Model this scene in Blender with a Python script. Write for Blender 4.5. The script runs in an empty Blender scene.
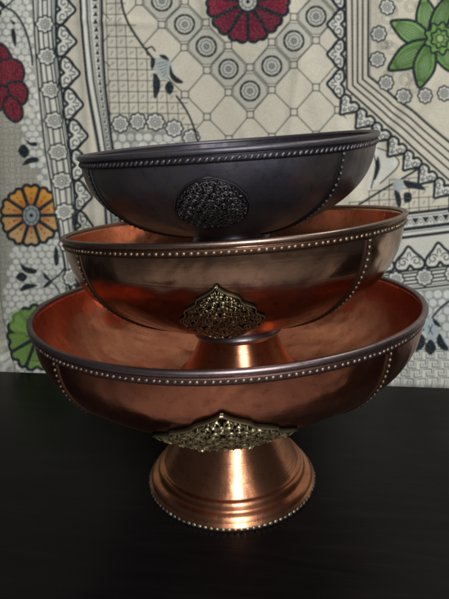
import bpy, math, random
import numpy as np
from mathutils import Matrix, Vector

random.seed(4)
rng = np.random.default_rng(11)
scene = bpy.context.scene
COL = scene.collection
PI = math.pi

# ------------------------------------------------------------------ camera
CAM_H, CAM_D, PITCH, FPX, ROLL = 0.2828, 0.4091, 0.2996, 537.95, 0.030
cam_pos = np.array([0.0, -CAM_D, CAM_H])
fw = np.array([0, math.cos(PITCH), -math.sin(PITCH)])
up0 = np.array([0, math.sin(PITCH), math.cos(PITCH)])
rt0 = np.array([1.0, 0, 0])
rt = math.cos(ROLL) * rt0 - math.sin(ROLL) * up0
up = math.sin(ROLL) * rt0 + math.cos(ROLL) * up0
cd = bpy.data.cameras.new('camera')
cam = bpy.data.objects.new('camera', cd)
COL.objects.link(cam)
M = Matrix.Identity(4)
for i in range(3):
    M[i][0], M[i][1], M[i][2], M[i][3] = rt[i], up[i], -fw[i], cam_pos[i]
cam.matrix_world = M
cd.sensor_fit = 'VERTICAL'
cd.sensor_height = 24.0
cd.lens = FPX / 599.0 * 24.0
cd.clip_start = 0.01
cd.clip_end = 50
scene.camera = cam


def project(P):
    v = np.asarray(P) - cam_pos
    c = v @ fw
    return 224.5 + (v @ rt) / c * FPX, 299.5 - (v @ up) / c * FPX


def ray(px, py):
    d = fw + rt * (px - 224.5) / FPX + up * (299.5 - py) / FPX
    return d / np.linalg.norm(d)


Z_T = -.006
def on_table(px, py, z=None):
    z = Z_T if z is None else z
    d = ray(px, py)
    return cam_pos + d * ((z - CAM_H) / d[2])


# ------------------------------------------------------------------ helpers
def tag(o, label=None, cat=None, group=None, kind=None):
    if label: o['label'] = label
    if cat: o['category'] = cat
    if group: o['group'] = group
    if kind: o['kind'] = kind
    return o


def mesh_obj(name, verts, faces, mat, parent=None, smooth=True, attr=None):
    """verts (n,3) array, faces: (m,4)/(m,3) array or list of arrays."""
    me = bpy.data.meshes.new(name)
    verts = np.asarray(verts, dtype=np.float32)
    if isinstance(faces, np.ndarray):
        faces = [faces]
    loops = np.concatenate([f.ravel() for f in faces]).astype(np.int32)
    sizes = np.concatenate([np.full(len(f), f.shape[1]) for f in faces]).astype(np.int32)
    starts = np.concatenate([[0], np.cumsum(sizes)[:-1]]).astype(np.int32)
    me.vertices.add(len(verts)); me.vertices.foreach_set('co', verts.ravel())
    me.loops.add(len(loops)); me.loops.foreach_set('vertex_index', loops)
    me.polygons.add(len(sizes)); me.polygons.foreach_set('loop_start', starts)
    me.polygons.foreach_set('loop_total', sizes)
    me.polygons.foreach_set('use_smooth', np.full(len(sizes), bool(smooth)))
    if attr:
        for an, (kind, data) in attr.items():
            a = me.attributes.new(an, kind, 'POINT')
            a.data.foreach_set('color' if kind == 'FLOAT_COLOR' else 'value', np.asarray(data, dtype=np.float32).ravel())
    me.update(calc_edges=True)
    me.validate()
    me.materials.append(mat)
    o = bpy.data.objects.new(name, me)
    COL.objects.link(o)
    if parent: o.parent = parent
    return o


def grid_faces(nu, nv, closed_u=False, closed_v=False, off=0):
    iu = np.arange(nu if closed_u else nu - 1)
    iv = np.arange(nv if closed_v else nv - 1)
    U, V = np.meshgrid(iu, iv, indexing='ij')
    U2, V2 = (U + 1) % nu, (V + 1) % nv
    f = np.stack([U * nv + V, U2 * nv + V, U2 * nv + V2, U * nv + V2], -1).reshape(-1, 4)
    return f + off


class MB:
    def __init__(s): s.v = []; s.f = []; s.n = 0; s.a = []

    def add(s, verts, faces):
        s.v.append(np.asarray(verts, float)); s.f.append(np.asarray(faces) + s.n); s.n += len(verts); s.a.append(np.full(len(verts), .12))

    def build(s, name, mat, parent=None, smooth=True, warp=None):
        v = np.concatenate(s.v)
        if warp: v = warp(v)
        quads = [f for f in s.f if f.shape[1] == 4]; tris = [f for f in s.f if f.shape[1] == 3]
        fs = []
        if quads: fs.append(np.concatenate(quads))
        if tris: fs.append(np.concatenate(tris))
        return mesh_obj(name, v, fs, mat, parent, smooth, {'relief': ('FLOAT', np.concatenate(s.a))})


# ------------------------------------------------------------------ materials
def new_mat(name):
    m = bpy.data.materials.new(name); m.use_nodes = True
    nt = m.node_tree
    b = nt.nodes['Principled BSDF']
    return m, nt, b


def N(nt, t, **kw):
    n = nt.nodes.new(t)
    for k, v in kw.items():
        if hasattr(n, k): setattr(n, k, v)
        else: n.inputs[k.replace('_', ' ')].default_value = v
    return n


def ramp(nt, src, stops):
    r = nt.nodes.new('ShaderNodeValToRGB')
    e = r.color_ramp.elements
    while len(e) > 1: e.remove(e[0])
    e[0].position, e[0].color = stops[0][0], (*stops[0][1], 1)
    for p, c in stops[1:]:
        k = e.new(p); k.color = (*c, 1)
    nt.links.new(src, r.inputs[0])
    return r.outputs[0]


def noise(nt, co, scale, detail=4, rough=.55, dist=0.0, vec=(1, 1, 1)):
    mp = N(nt, 'ShaderNodeMapping'); mp.inputs['Scale'].default_value = vec
    nt.links.new(co, mp.inputs[0])
    n = N(nt, 'ShaderNodeTexNoise'); n.inputs['Scale'].default_value = scale
    n.inputs['Detail'].default_value = detail; n.inputs['Roughness'].default_value = rough
    n.inputs['Distortion'].default_value = dist
    nt.links.new(mp.outputs[0], n.inputs['Vector'])
    return n.outputs['Fac']


def metal_mat(name, clean, dull, dark, rough=(.2, .4), spin=0.0, bump=.15, patina=(.42, .62), metallic=1.0, aniso=0.0, dents=0.0):
    """worn metal: clean metal, dull tarnish patches and dark stains; rough follows the tarnish"""
    m, nt, b = new_mat(name)
    tc = N(nt, 'ShaderNodeTexCoord').outputs['Object']
    n1 = noise(nt, tc, 14, 6, .6, .4)
    n2 = noise(nt, tc, 45, 5, .65, .2)
    n3 = noise(nt, tc, 230, 3, .6)
    add = N(nt, 'ShaderNodeMath', operation='MULTIPLY_ADD'); add.inputs[1].default_value = .35
    nt.links.new(n2, add.inputs[0]); nt.links.new(n1, add.inputs[2])
    sub = N(nt, 'ShaderNodeMath', operation='SUBTRACT'); sub.inputs[1].default_value = .175
    nt.links.new(add.outputs[0], sub.inputs[0])
    colr = ramp(nt, sub.outputs[0], [(patina[0] - .14, clean), (patina[0], tuple((a + d) / 2 for a, d in zip(clean, dull))), (patina[1], dull), (patina[1] + .16, dark)])
    # fine speckle
    sp = ramp(nt, n3, [(.30, (.62, .60, .58)), (.45, (1, 1, 1)), (.7, (1, 1, 1)), (.85, (1.0, .95, .9))])
    mx = N(nt, 'ShaderNodeMix', data_type='RGBA', blend_type='MULTIPLY'); mx.inputs[0].default_value = .6
    nt.links.new(colr, mx.inputs[6]); nt.links.new(sp, mx.inputs[7])
    nt.links.new(mx.outputs[2], b.inputs['Base Color'])
    rr = N(nt, 'ShaderNodeMapRange'); rr.inputs[1].default_value = .3; rr.inputs[2].default_value = .75
    rr.inputs[3].default_value = rough[0]; rr.inputs[4].default_value = rough[1]
    nt.links.new(sub.outputs[0], rr.inputs[0]); nt.links.new(rr.outputs[0], b.inputs['Roughness'])
    b.inputs['Metallic'].default_value = metallic
    h = n2
    if spin > 0:   # lathe-turned rings following the height on the bowl
        rings = noise(nt, tc, 1.0, 3, .7, 0, (3, 3, 620))
        ma = N(nt, 'ShaderNodeMath', operation='MULTIPLY_ADD'); ma.inputs[1].default_value = spin
        nt.links.new(rings, ma.inputs[0]); nt.links.new(n2, ma.inputs[2]); h = ma.outputs[0]
    if aniso:
        b.inputs['Anisotropic'].default_value = aniso
        tg = N(nt, 'ShaderNodeTangent'); tg.direction_type = 'RADIAL'; tg.axis = 'Z'; b.inputs['Anisotropic Rotation'].default_value = .25
        nt.links.new(tg.outputs[0], b.inputs['Tangent'])
    bp = N(nt, 'ShaderNodeBump'); bp.inputs['Strength'].default_value = bump; bp.inputs['Distance'].default_value = .001
    nt.links.new(h, bp.inputs['Height'])
    if dents:      # planishing dents and waviness of the beaten sheet
        vo = N(nt, 'ShaderNodeTexVoronoi'); vo.feature = 'SMOOTH_F1'; vo.inputs['Scale'].default_value = 75
        vo.inputs['Smoothness'].default_value = .8
        nt.links.new(tc, vo.inputs['Vector'])
        n4 = noise(nt, tc, 22, 2, .5, .5)
        m4 = N(nt, 'ShaderNodeMath', operation='MULTIPLY_ADD'); m4.inputs[1].default_value = .10
        nt.links.new(vo.outputs['Distance'], m4.inputs[0]); nt.links.new(n4, m4.inputs[2])
        b2 = N(nt, 'ShaderNodeBump'); b2.inputs['Strength'].default_value = dents; b2.inputs['Distance'].default_value = .006
        nt.links.new(m4.outputs[0], b2.inputs['Height']); nt.links.new(bp.outputs[0], b2.inputs['Normal'])
        nt.links.new(b2.outputs[0], b.inputs['Normal'])
    else:
        nt.links.new(bp.outputs[0], b.inputs['Normal'])
    return m


def relief_mat(name, high, low, rough=.35, metallic=1.0):
    """cast ornament: polished high spots, dark dirt in the recesses (attribute 'relief')"""
    m, nt, b = new_mat(name)
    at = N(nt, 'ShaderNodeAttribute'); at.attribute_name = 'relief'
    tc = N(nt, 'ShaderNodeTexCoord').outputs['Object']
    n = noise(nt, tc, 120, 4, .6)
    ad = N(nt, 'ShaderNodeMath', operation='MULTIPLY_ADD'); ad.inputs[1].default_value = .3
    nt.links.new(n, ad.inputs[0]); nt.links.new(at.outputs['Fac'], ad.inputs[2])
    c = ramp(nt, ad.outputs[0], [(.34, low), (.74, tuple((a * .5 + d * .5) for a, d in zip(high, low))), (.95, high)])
    nt.links.new(c, b.inputs['Base Color'])
    b.inputs['Metallic'].default_value = metallic; b.inputs['Roughness'].default_value = rough
    bp = N(nt, 'ShaderNodeBump'); bp.inputs['Strength'].default_value = .3; bp.inputs['Distance'].default_value = .0006
    nt.links.new(n, bp.inputs['Height']); nt.links.new(bp.outputs[0], b.inputs['Normal'])
    return m


M_CU = metal_mat('worn_copper', (.74, .28, .16), (.39, .145, .09), (.12, .052, .042), (.17, .36), 0.25, .22, dents=.55)
M_CU2 = metal_mat('browned_copper', (.72, .42, .27), (.41, .255, .18), (.14, .09, .07), (.15, .34), 0.25, .25, dents=.6)
M_CUF = metal_mat('turned_copper', (.88, .38, .20), (.64, .26, .14), (.28, .12, .07), (.25, .38), .8, .25, (.46, .64), aniso=.6, dents=.2)
M_IN = metal_mat('bright_copper_inside', (.90, .37, .22), (.64, .245, .155), (.28, .11, .075), (.20, .38), 0.15, .18, (.48, .66), dents=.34)
M_IN2 = metal_mat('browned_copper_inside', (.78, .41, .26), (.48, .25, .17), (.22, .11, .08), (.24, .42), 0.15, .2, (.46, .64), dents=.34)
M_BLACK = metal_mat('blackened_copper', (.19, .145, .13), (.085, .078, .095), (.035, .034, .042), (.28, .60), 0.1, .4, (.44, .56), metallic=.85, dents=.45)
M_RIM = metal_mat('tinned_rim', (.33, .245, .24), (.21, .155, .16), (.09, .065, .067), (.32, .50), 0, .2)
M_RIM2 = metal_mat('tinned_rim_brown', (.38, .26, .20), (.24, .16, .13), (.11, .07, .06), (.32, .48), 0, .2)
M_RIM3 = metal_mat('blackened_rim', (.18, .165, .18), (.11, .10, .115), (.09, .08, .09), (.38, .55), 0, .3, metallic=.85)
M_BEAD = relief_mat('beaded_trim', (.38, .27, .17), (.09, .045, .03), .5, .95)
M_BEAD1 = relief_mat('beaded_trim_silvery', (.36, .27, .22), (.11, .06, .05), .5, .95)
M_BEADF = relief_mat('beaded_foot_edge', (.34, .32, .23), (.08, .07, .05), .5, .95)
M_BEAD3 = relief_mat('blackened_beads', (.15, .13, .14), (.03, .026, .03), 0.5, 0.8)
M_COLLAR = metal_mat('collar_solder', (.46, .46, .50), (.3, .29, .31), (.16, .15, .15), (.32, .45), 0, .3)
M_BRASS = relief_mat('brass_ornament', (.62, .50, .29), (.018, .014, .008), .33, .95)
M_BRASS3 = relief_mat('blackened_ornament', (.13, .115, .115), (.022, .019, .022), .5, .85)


# ------------------------------------------------------------------ bowls
class Shape:
    """outer dish profile: (r/R)^2 + (depth/D)^q = 1, depth counted down from the rim plane"""
    def __init__(s, R, D, q, neck):
        s.R, s.D, s.q, s.neck = R, D, q, neck

    def r(s, depth):
        return s.R * np.sqrt(np.clip(1 - np.clip(np.asarray(depth) / s.D, 0, 1) ** s.q, 0, 1))

    def depth(s, r):
        return s.D * np.clip(1 - (np.asarray(r) / s.R) ** 2, 0, 1) ** (1 / s.q)

    def samples(s, n=60):
        th = np.linspace(0, 1, n)
        # blend parameter so both steep wall and flat bottom are well sampled
        r = s.R * np.cos(th * PI / 2) ** .9
        r = r[r > s.neck * .6]
        return [(float(a), float(-s.depth(a))) for a in r]


def lathe(mb, prof, n=220, closed=False):
    p = np.array(prof)
    a = np.linspace(0, 2 * PI, n, endpoint=False)
    V = np.stack([np.outer(np.cos(a), p[:, 0]), np.outer(np.sin(a), p[:, 0]), np.tile(p[:, 1], (n, 1))], -1).reshape(-1, 3)
    f = grid_faces(n, len(p), True, closed)
    if not closed: f = f[:, ::1]
    mb.add(V, f)


def circle_prof(r, z, rr, n=14, sx=1.0):
    return [(r + rr * sx * math.cos(t), z + rr * math.sin(t)) for t in np.linspace(0, 2 * PI, n, endpoint=False)]


_bs = None
def bead(mb, c, t, nrm, lt, lb, h, n=8):
    """a small domed stud: centre c, tangent t, outward nrm; half-length lt along t, half-width lb across, height h"""
    global _bs
    t = t / np.linalg.norm(t); nrm = nrm / np.linalg.norm(nrm); b = np.cross(nrm, t)
    rows = [(1.0, -.3), (.95, .30), (.66, .75), (.28, .97)]
    V = []
    for (q, hh) in rows:
        for k in range(n):
            a = 2 * PI * k / n
            V.append(c + t * (lt * q * math.cos(a)) + b * (lb * q * math.sin(a)) + nrm * (h * hh))
    V.append(c + nrm * h)
    F = []
    for i in range(3):
        for k in range(n):
            F.append((i * n + k, i * n + (k + 1) % n, (i + 1) * n + (k + 1) % n, (i + 1) * n + k))
    T = [(3 * n + k, 3 * n + (k + 1) % n, 4 * n) for k in range(n)]
    mb.v.append(np.array(V)); mb.f.append(np.array(F) + mb.n); mb.f.append(np.array(T) + mb.n); mb.n += len(V)
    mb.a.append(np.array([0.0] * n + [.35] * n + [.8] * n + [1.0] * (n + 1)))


def make_bowl(name, label, R, D, q, H, foot_r, c_top, tilt, c_base, base_tilt, spin, mats, med, seam_angles, bead_gap, rim_r, foot_spread=1.0):
    """local frame: rim plane at z=0, foot base at z=-H; warp bends the foot from the base tilt to the dish tilt"""
    k = R / .15
    neck = .038 * k
    S = Shape(R, D, q, neck)
    zt = c_top[2]
    root = bpy.data.objects.new(name, None); COL.objects.link(root)
    root.empty_display_size = .02
    base = np.array([c_base[0], c_base[1], c_base[2]])
    root.location = Vector(base)
    tag(root, label, 'bowl', 'footed metal bowls stacked one inside the other')
    cs_, sn_ = math.cos(spin), math.sin(spin)
    zn = -D

    def warp(P):
        P = np.array(P, float)
        x = P[:, 0] * cs_ - P[:, 1] * sn_; y = P[:, 0] * sn_ + P[:, 1] * cs_; z = P[:, 2]
        w = np.clip((z + H) / (H + zn), 0, 1); w = w * w * (3 - 2 * w)     # 0 at base, 1 from the neck up
        tx = base_tilt[0] * (1 - w) + tilt[0] * w
        ty = base_tilt[1] * (1 - w) + tilt[1] * w
        zc = (c_base[2] + (z + H)) * (1 - w) + (c_top[2] + z) * w
        wl = np.clip((z + H) / H, 0, 1)
        cx = c_base[0] * (1 - wl) + c_top[0] * wl; cy = c_base[1] * (1 - wl) + c_top[1] * wl
        X = cx + x - tx * z * 0; Y = cy + y
        Z = zc + tx * x + ty * y
        # slight hand-made unevenness of the rim
        a = np.arctan2(y, x)
        Z = Z + w * .0007 * k * np.sin(3 * a + R * 70) * (np.hypot(x, y) / R)
        return np.stack([X, Y, Z], -1) - base

    th = .0016 * k
    # dish body (outer wall down to the neck, inner wall back to the rim)
    out = S.samples(64)
    out = [(neck * .6, -float(S.depth(neck * .6)))] + out[::-1]
    inn = [(max(r - th, .0005) if r > R * .6 else r * (1 - th / R), z + th) for r, z in out[::-1]]
    inn[0] = (R - th, 0.0)
    inn = inn + [(.0006, inn[-1][1] - .0002)]
    out = [(.0006, out[0][1] - .0001)] + out
    mb = MB(); lathe(mb, out + inn)
    body = mb.build('dish', mats['body'], root, warp=warp)
    body.data.materials.append(mats['inside'])
    nrow = len(out) + len(inn) - 1
    mi = (np.arange(220 * nrow) % nrow >= len(out)).astype(np.int32)
    if len(body.data.polygons) == len(mi): body.data.polygons.foreach_set('material_index', mi)
    # rolled rim
    mb = MB(); lathe(mb, circle_prof(R + rim_r * .15, 0.0, rim_r, 16, 1.05), 240, True)
    rim = mb.build('rolled_rim', mats['rim'], root, warp=warp)
    # bead band under the rim with its smooth strip
    mb = MB()
    dB = rim_r + bead_gap
    rB = float(S.r(dB))
    bw = .0018 * k ** .5
    lathe(mb, [(float(S.r(dB + s * bw * 1.35)) + o, -(dB + s * bw * 1.35)) for s, o in ((-1, -.0004), (-1, .0007), (-.4, .0009), (.4, .0009), (1, .0007), (1, -.0004))], 240)
    nb = int(2 * PI * rB / (.0036 if mats['body'] is M_BLACK else .0041))
    twist, lt_, lb_ = (.95, .0021, .0011) if mats['body'] is M_BLACK else (.45, .00145, .00120)
    slope = (float(S.r(dB + .001)) - float(S.r(dB - .001))) / .002
    for i in range(nb):
        a = 2 * PI * i / nb + rng.normal(0, .0016)
        c = np.array([rB * math.cos(a), rB * math.sin(a), -dB])
        n_ = np.array([math.cos(a), math.sin(a), slope + rng.normal(0, .06)])
        t_ = np.array([-math.sin(a), math.cos(a), twist * rng.normal(1, .12)])
        bead(mb, c + n_ * .0005, t_, n_, lt_, lb_ * rng.normal(1, .12), .0010 * rng.normal(1, .16))
    mb.build('bead_band', mats['bead'], root, warp=warp)
    # vertical seams: narrow rib + row of beads from the band down to the neck
    for a0, side in seam_angles:
        mb = MB()
        d0 = dB + bw * 1.6
        rr = np.linspace(float(S.r(d0)), neck * 1.3, 90)
        pts = [(r, -float(S.depth(r))) for r in rr]
        # arc-length resample
        P = np.array(pts); seg = np.hypot(*(P[1:] - P[:-1]).T); s = np.concatenate([[0], np.cumsum(seg)])
        L = s[-1]
        def at(u):
            return np.array([np.interp(u, s, P[:, 0]), np.interp(u, s, P[:, 1])])
        us = np.linspace(0, L, 90)
        V = []
        for u in us:
            c = at(u); d = at(min(u + .0005, L)) - at(max(u - .0005, 0)); d /= np.linalg.norm(d)
            nr = np.array([-d[1], d[0]]) * (1 if -d[1] > 0 else -1)
            if nr[1] > 0 and nr[0] < 0: nr = -nr
            for w_, h_ in ((-.0030, -.0003), (-.0029, .0007), (-.0017, .0014), (-.0006, .0007), (.0030, .0006), (.0031, -.0003)):
                w_ = w_ * side * k ** .4
                r_ = c[0] + nr[0] * h_; z_ = c[1] + nr[1] * h_
                ang = a0 + w_ / max(c[0], .02)
                V.append((r_ * math.cos(ang), r_ * math.sin(ang), z_))
        mb.add(V, grid_faces(90, 6))
        u = .001
        while u < L:
            c = at(u); d = at(min(u + .0005, L)) - at(max(u - .0005, 0)); d /= np.linalg.norm(d)
            nr = np.array([-d[1], d[0]])
            if nr[0] < 0: nr = -nr
            if c[0] < R * .7 and nr[1] > 0: nr = -nr
            ang = a0 + .0013 * side / c[0]
            c3 = np.array([(c[0] + nr[0] * .0005) * math.cos(ang), (c[0] + nr[0] * .0005) * math.sin(ang), c[1] + nr[1] * .0005])
            t3 = np.array([d[0] * math.cos(ang), d[0] * math.sin(ang), d[1]])
            n3 = np.array([nr[0] * math.cos(ang), nr[0] * math.sin(ang), nr[1]])
            bead(mb, c3, t3, n3, .0013 * rng.normal(1, .1), .00120 * rng.normal(1, .1), .0012 * rng.normal(1, .14))
            u += .0040 * rng.normal(1, .05)
        mb.build('beaded_seam', mats['bead2'], root, warp=warp)
    # foot: neck, flared cone, turned steps
    h = H - D
    fr = foot_r
    prof = []
    zt0 = -float(S.depth(neck)) + .0005
    n2 = 40
    for i in range(n2):
        t = i / (n2 - 1)
        # concave flare from the neck to the top step
        r = neck * .90 + (fr * .80 - neck * .90) * t ** 1.55
        prof.append((r, zt0 + (-H + .019 * k - zt0) * t))
    st = k
    prof += [(fr * .815, -H + .0180 * st), (fr * .83, -H + .0182 * st), (fr * .855, -H + .0172 * st), (fr * .868, -H + .0150 * st),
             (fr * .870, -H + .0128 * st), (fr * .875, -H + .0114 * st), (fr * .89, -H + .0108 * st), (fr * .925, -H + .0100 * st), (fr * .95, -H + .0082 * st),
             (fr * .958, -H + .0062 * st), (fr * .965, -H + .0050 * st), (fr * .985, -H + .0043 * st), (fr * .992, -H + .0030 * st), (fr * .985, -H + .0004), (fr * .975, -H), (fr * .93, -H), (fr * .92, -H + .003 * st),
             (fr * .80, -H + .015 * st), (neck * .85, -H + .04 * st), (neck * .8, zt0 - .002)]
    mb = MB(); lathe(mb, prof, 200)
    foot = mb.build('foot', mats['foot'], root, warp=warp)
    mb = MB(); rc = neck * .93
    lathe(mb, [(rc - .002, zt0 + .002), (rc + .0035 * k, zt0 + .001), (rc + .0020 * k, zt0 - .0030 * k), (rc + .0040 * k, zt0 - .0055 * k), (rc + .0068 * k, zt0 - .0085 * k), (rc + .0072 * k, zt0 - .0110 * k), (rc + .0052 * k, zt0 - .0135 * k), (rc + .0020 * k, zt0 - .0148 * k), (rc - .004 * k, zt0 - .0152 * k)], 160)
    mb.build('collar', M_COLLAR if mats['body'] is not M_BLACK else mats['rim'], foot, warp=warp)
    mb = MB()
    nb = int(2 * PI * fr / .0047)
    for i in range(nb):
        a = 2 * PI * i / nb
        n_ = np.array([math.cos(a), math.sin(a), .45]); n_ /= np.linalg.norm(n_)
        c = np.array([fr * .985 * math.cos(a), fr * .985 * math.sin(a), -H + .0024])
        bead(mb, c, np.array([-math.sin(a), math.cos(a), 0.0]), n_, .0021 * rng.normal(1, .08), .0017 * rng.normal(1, .08), .0011 * rng.normal(1, .15))
    mb.build('beaded_edge', mats['fbead'], foot, warp=warp)

    # medallions: cast plates, three round the dish
    for j in range(3):
        nu, nv = 210, 130
        u = np.linspace(-1, 1, nu); v = np.linspace(0, 1, nv)
        U, V_ = np.meshgrid(u, v, indexing='ij')
        tt = np.array([p[0] for p in med['shape']]); ww = np.array([p[1] for p in med['shape']])
        tq = np.linspace(0, 1, 400); wq = np.interp(tq, tt, ww)
        for _ in range(60): wq[1:-1] = (wq[:-2] + wq[2:] + 2 * wq[1:-1]) / 4
        wv = np.interp(V_, tq, wq)
        # scalloped edge
        wv = np.maximum(wv * (1 + med.get('scal', .035) * np.cos(V_ * 2 * PI * 5.5)), .01)
        hw = med['w'] / 2
        X = U * wv * hw
        # depth below rim (top -> bottom)
        dep = med['d0'] + (med['d1'] - med['d0']) * V_ + med['tilt'] * X
        rb = S.r(dep)
        r0 = float(S.r(med['d0']))
        rl = r0 + (med['r1'] - r0) * V_
        # curl of plate sides: follow the dish round
        r_s = np.maximum(rb, rl)
        ang = (-PI / 2 + med['off'] + j * 2 * PI / 3) + X / np.maximum(r_s, .02)
        # relief: raised double frame, then leafy lumps
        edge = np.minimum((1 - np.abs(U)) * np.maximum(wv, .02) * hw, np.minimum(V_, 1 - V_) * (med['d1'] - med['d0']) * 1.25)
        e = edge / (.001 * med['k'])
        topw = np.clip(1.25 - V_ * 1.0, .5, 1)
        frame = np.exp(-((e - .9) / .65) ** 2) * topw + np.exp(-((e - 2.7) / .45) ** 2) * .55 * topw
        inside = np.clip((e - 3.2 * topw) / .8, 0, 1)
        r2 = np.random.default_rng(5 + j)
        Yv = V_ * med['hgt']
        lump = np.zeros_like(X)
        cell = .0047 * med.get('ck', med['k'])
        gy = np.arange(cell * .2, med['hgt'] + cell, cell * .80)
        for iy, y0 in enumerate(gy):
            for x0 in np.arange(0, hw + cell, cell):
                xx = x0 + (cell / 2 if iy % 2 else 0) + r2.normal(0, cell * .07); yy = y0 + r2.normal(0, cell * .07)
                ph = r2.uniform(0, 2 * PI); q0 = cell * r2.uniform(.36, .46); hh = r2.uniform(.75, 1.0)
                lx, ly_, la = xx + cell * .5, yy + cell * r2.uniform(-.15, .15), r2.uniform(-.9, .9)
                for sg in (-1, 1):
                    dx = X - sg * xx; dy = Yv - yy
                    m_ = (np.abs(dx) < cell * .75) & (np.abs(dy) < cell * .75)
                    q = np.hypot(dx[m_], dy[m_]); th_ = (np.arctan2(dy[m_], sg * dx[m_]) + ph) % (2 * PI)
                    # a scrolling tendril that winds inwards, with a bud at its heart
                    rs = q0 * (1 - .40 * th_ / (2 * PI))
                    g = np.exp(-((q - rs) / (cell * .085)) ** 2) * hh
                    g = np.maximum(g, np.exp(-(q / (cell * .13)) ** 2) * .95)
                    lump[m_] = np.maximum(lump[m_], g)
                    dx = X - sg * lx; dy = Yv - ly_
                    m_ = (np.abs(dx) < cell * .5) & (np.abs(dy) < cell * .5)
                    pa = dx[m_] * math.cos(la * sg) + dy[m_] * math.sin(la * sg); pb = -dx[m_] * math.sin(la * sg) + dy[m_] * math.cos(la * sg)
                    lump[m_] = np.maximum(lump[m_], np.clip(1.0 - np.hypot(pa / (cell * .13), pb / (cell * .36)) ** 2, 0, 1) * .9)
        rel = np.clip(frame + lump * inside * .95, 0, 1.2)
        skirt = np.clip(e / .35, 0, 1)
        hgt = (.0009 + med.get('amp', .0017) * rel) * skirt * med['k'] ** .5 + .0003
        hgt = hgt + med.get('bulge', 0) * np.clip(e / 8, 0, 1)
        # outward direction: radial with a little downward lean following the wall
        slope = (S.r(np.clip(dep + .001, 0, D * .98)) - S.r(np.clip(dep - .001, 0, D * .98))) / .002
        slope = np.clip(slope, -1.2, 0)
        nl = np.sqrt(1 + slope ** 2)
        rr_ = r_s + hgt / nl; zz = -dep + hgt * slope / nl
        top = np.stack([rr_ * np.cos(ang), rr_ * np.sin(ang), zz], -1).reshape(-1, 3)
        # back of plate, a little inside
        bk = np.stack([(r_s - .0012) * np.cos(ang), (r_s - .0012) * np.sin(ang), -dep], -1).reshape(-1, 3)
        P_ = np.concatenate([top, bk])
        f = grid_faces(nu, nv)
        nbk = nu * nv
        idx = np.arange(nu * nv).reshape(nu, nv)
        ring = np.concatenate([idx[:, 0], idx[-1, 1:], idx[-2::-1, -1], idx[0, -2:0:-1]])
        rn = np.roll(ring, -1)
        side_f = np.stack([ring, rn, rn + nbk, ring + nbk], -1)
        fb = (f + nbk)[:, ::-1]
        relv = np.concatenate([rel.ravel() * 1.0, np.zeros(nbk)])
        mesh_obj('medallion', warp(P_), np.concatenate([f, fb, side_f]), mats['med'], root, True, {'relief': ('FLOAT', relv)})
    return S, warp, base


MED_FAN = [(0, .03), (.05, .10), (.10, .22), (.15, .38), (.20, .50), (.26, .55), (.31, .67), (.36, .79), (.42, .85), (.48, .88), (.54, .98), (.60, 1.0), (.66, .95), (.73, .84), (.80, .72), (.86, .60), (.91, .47), (.96, .32), (1, .10)]
MED_WIDE = [(0, .02), (.06, .10), (.12, .22), (.19, .36), (.26, .45), (.32, .60), (.39, .72), (.45, .78), (.51, .93), (.57, 1.0), (.63, .97), (.70, .90), (.78, .80), (.85, .68), (.91, .53), (.96, .36), (1, .12)]
MED_ROUND = [(0, .05), (.04, .25), (.09, .46), (.16, .64), (.25, .79), (.36, .91), (.47, .98), (.57, 1.0), (.67, .97), (.76, .89), (.84, .77), (.90, .62), (.95, .44), (1, .15)]

D1, D2, D3 = .084, .082, .065
mats1 = dict(inside=M_IN, body=M_CU, rim=M_RIM, bead=M_BEAD1, bead2=M_BEAD, foot=M_CUF, fbead=M_BEADF, med=M_BRASS)
mats2 = dict(inside=M_IN2, body=M_CU2, rim=M_RIM2, bead=M_BEAD, bead2=M_BEAD, foot=M_CUF, fbead=M_BEADF, med=M_BRASS)
mats3 = dict(inside=M_BLACK, body=M_BLACK, rim=M_RIM3, bead=M_BEAD3, bead2=M_BEAD3, foot=M_BLACK, fbead=M_BEAD3, med=M_BRASS3)

z1, z2, z3 = .1559, .2176, .2747
# inner floor heights where the upper feet rest
S1 = Shape(.1482, D1, 2.6, .034)
f2 = .060; f3 = .050
zb2 = z1 - float(S1.depth(f2 * .975)) + .0022
S2 = Shape(.1250, D2, 2.5, .0287)
zb3 = z2 - float(S2.depth(f3 * .975)) + .0022
make_bowl('footed_bowl', 'largest copper bowl at the bottom of the stack, its flared foot on the dark table',
          .1482, D1, 2.6, z1 - Z_T, .0728, (.0015, 0, z1), (.0184, -.0425), (.0019, 0, Z_T), (0, 0), 0.0, mats1,
          dict(shape=MED_WIDE, w=.089, d0=.0245, d1=.0695, r1=.107, tilt=-.02, off=-.035, k=1.2, ck=1.75, amp=.0023, hgt=.056, bulge=.001),
          [(-PI / 2 - .81, -1), (-PI / 2 + .70, 1), (PI / 2, 1)], .0028, .0022)
make_bowl('footed_bowl', 'middle copper bowl with a brass fan medallion, standing inside the largest bowl',
          .1250, D2, 2.5, z2 - zb2, f2, (.0079, .0016, z2), (.0465, -.0708), (.0115, .004, zb2), (.0184, -.0425), 0.0, mats2,
          dict(shape=MED_FAN, w=.052, d0=.0230, d1=.0665, r1=.0850, tilt=-.02, off=-.105, k=1.0, hgt=.044, bulge=.0004),
          [(-PI / 2 - .93, -1), (-PI / 2 + .67, 1), (PI / 2 - .1, 1)], .0026, .0019)
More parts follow.
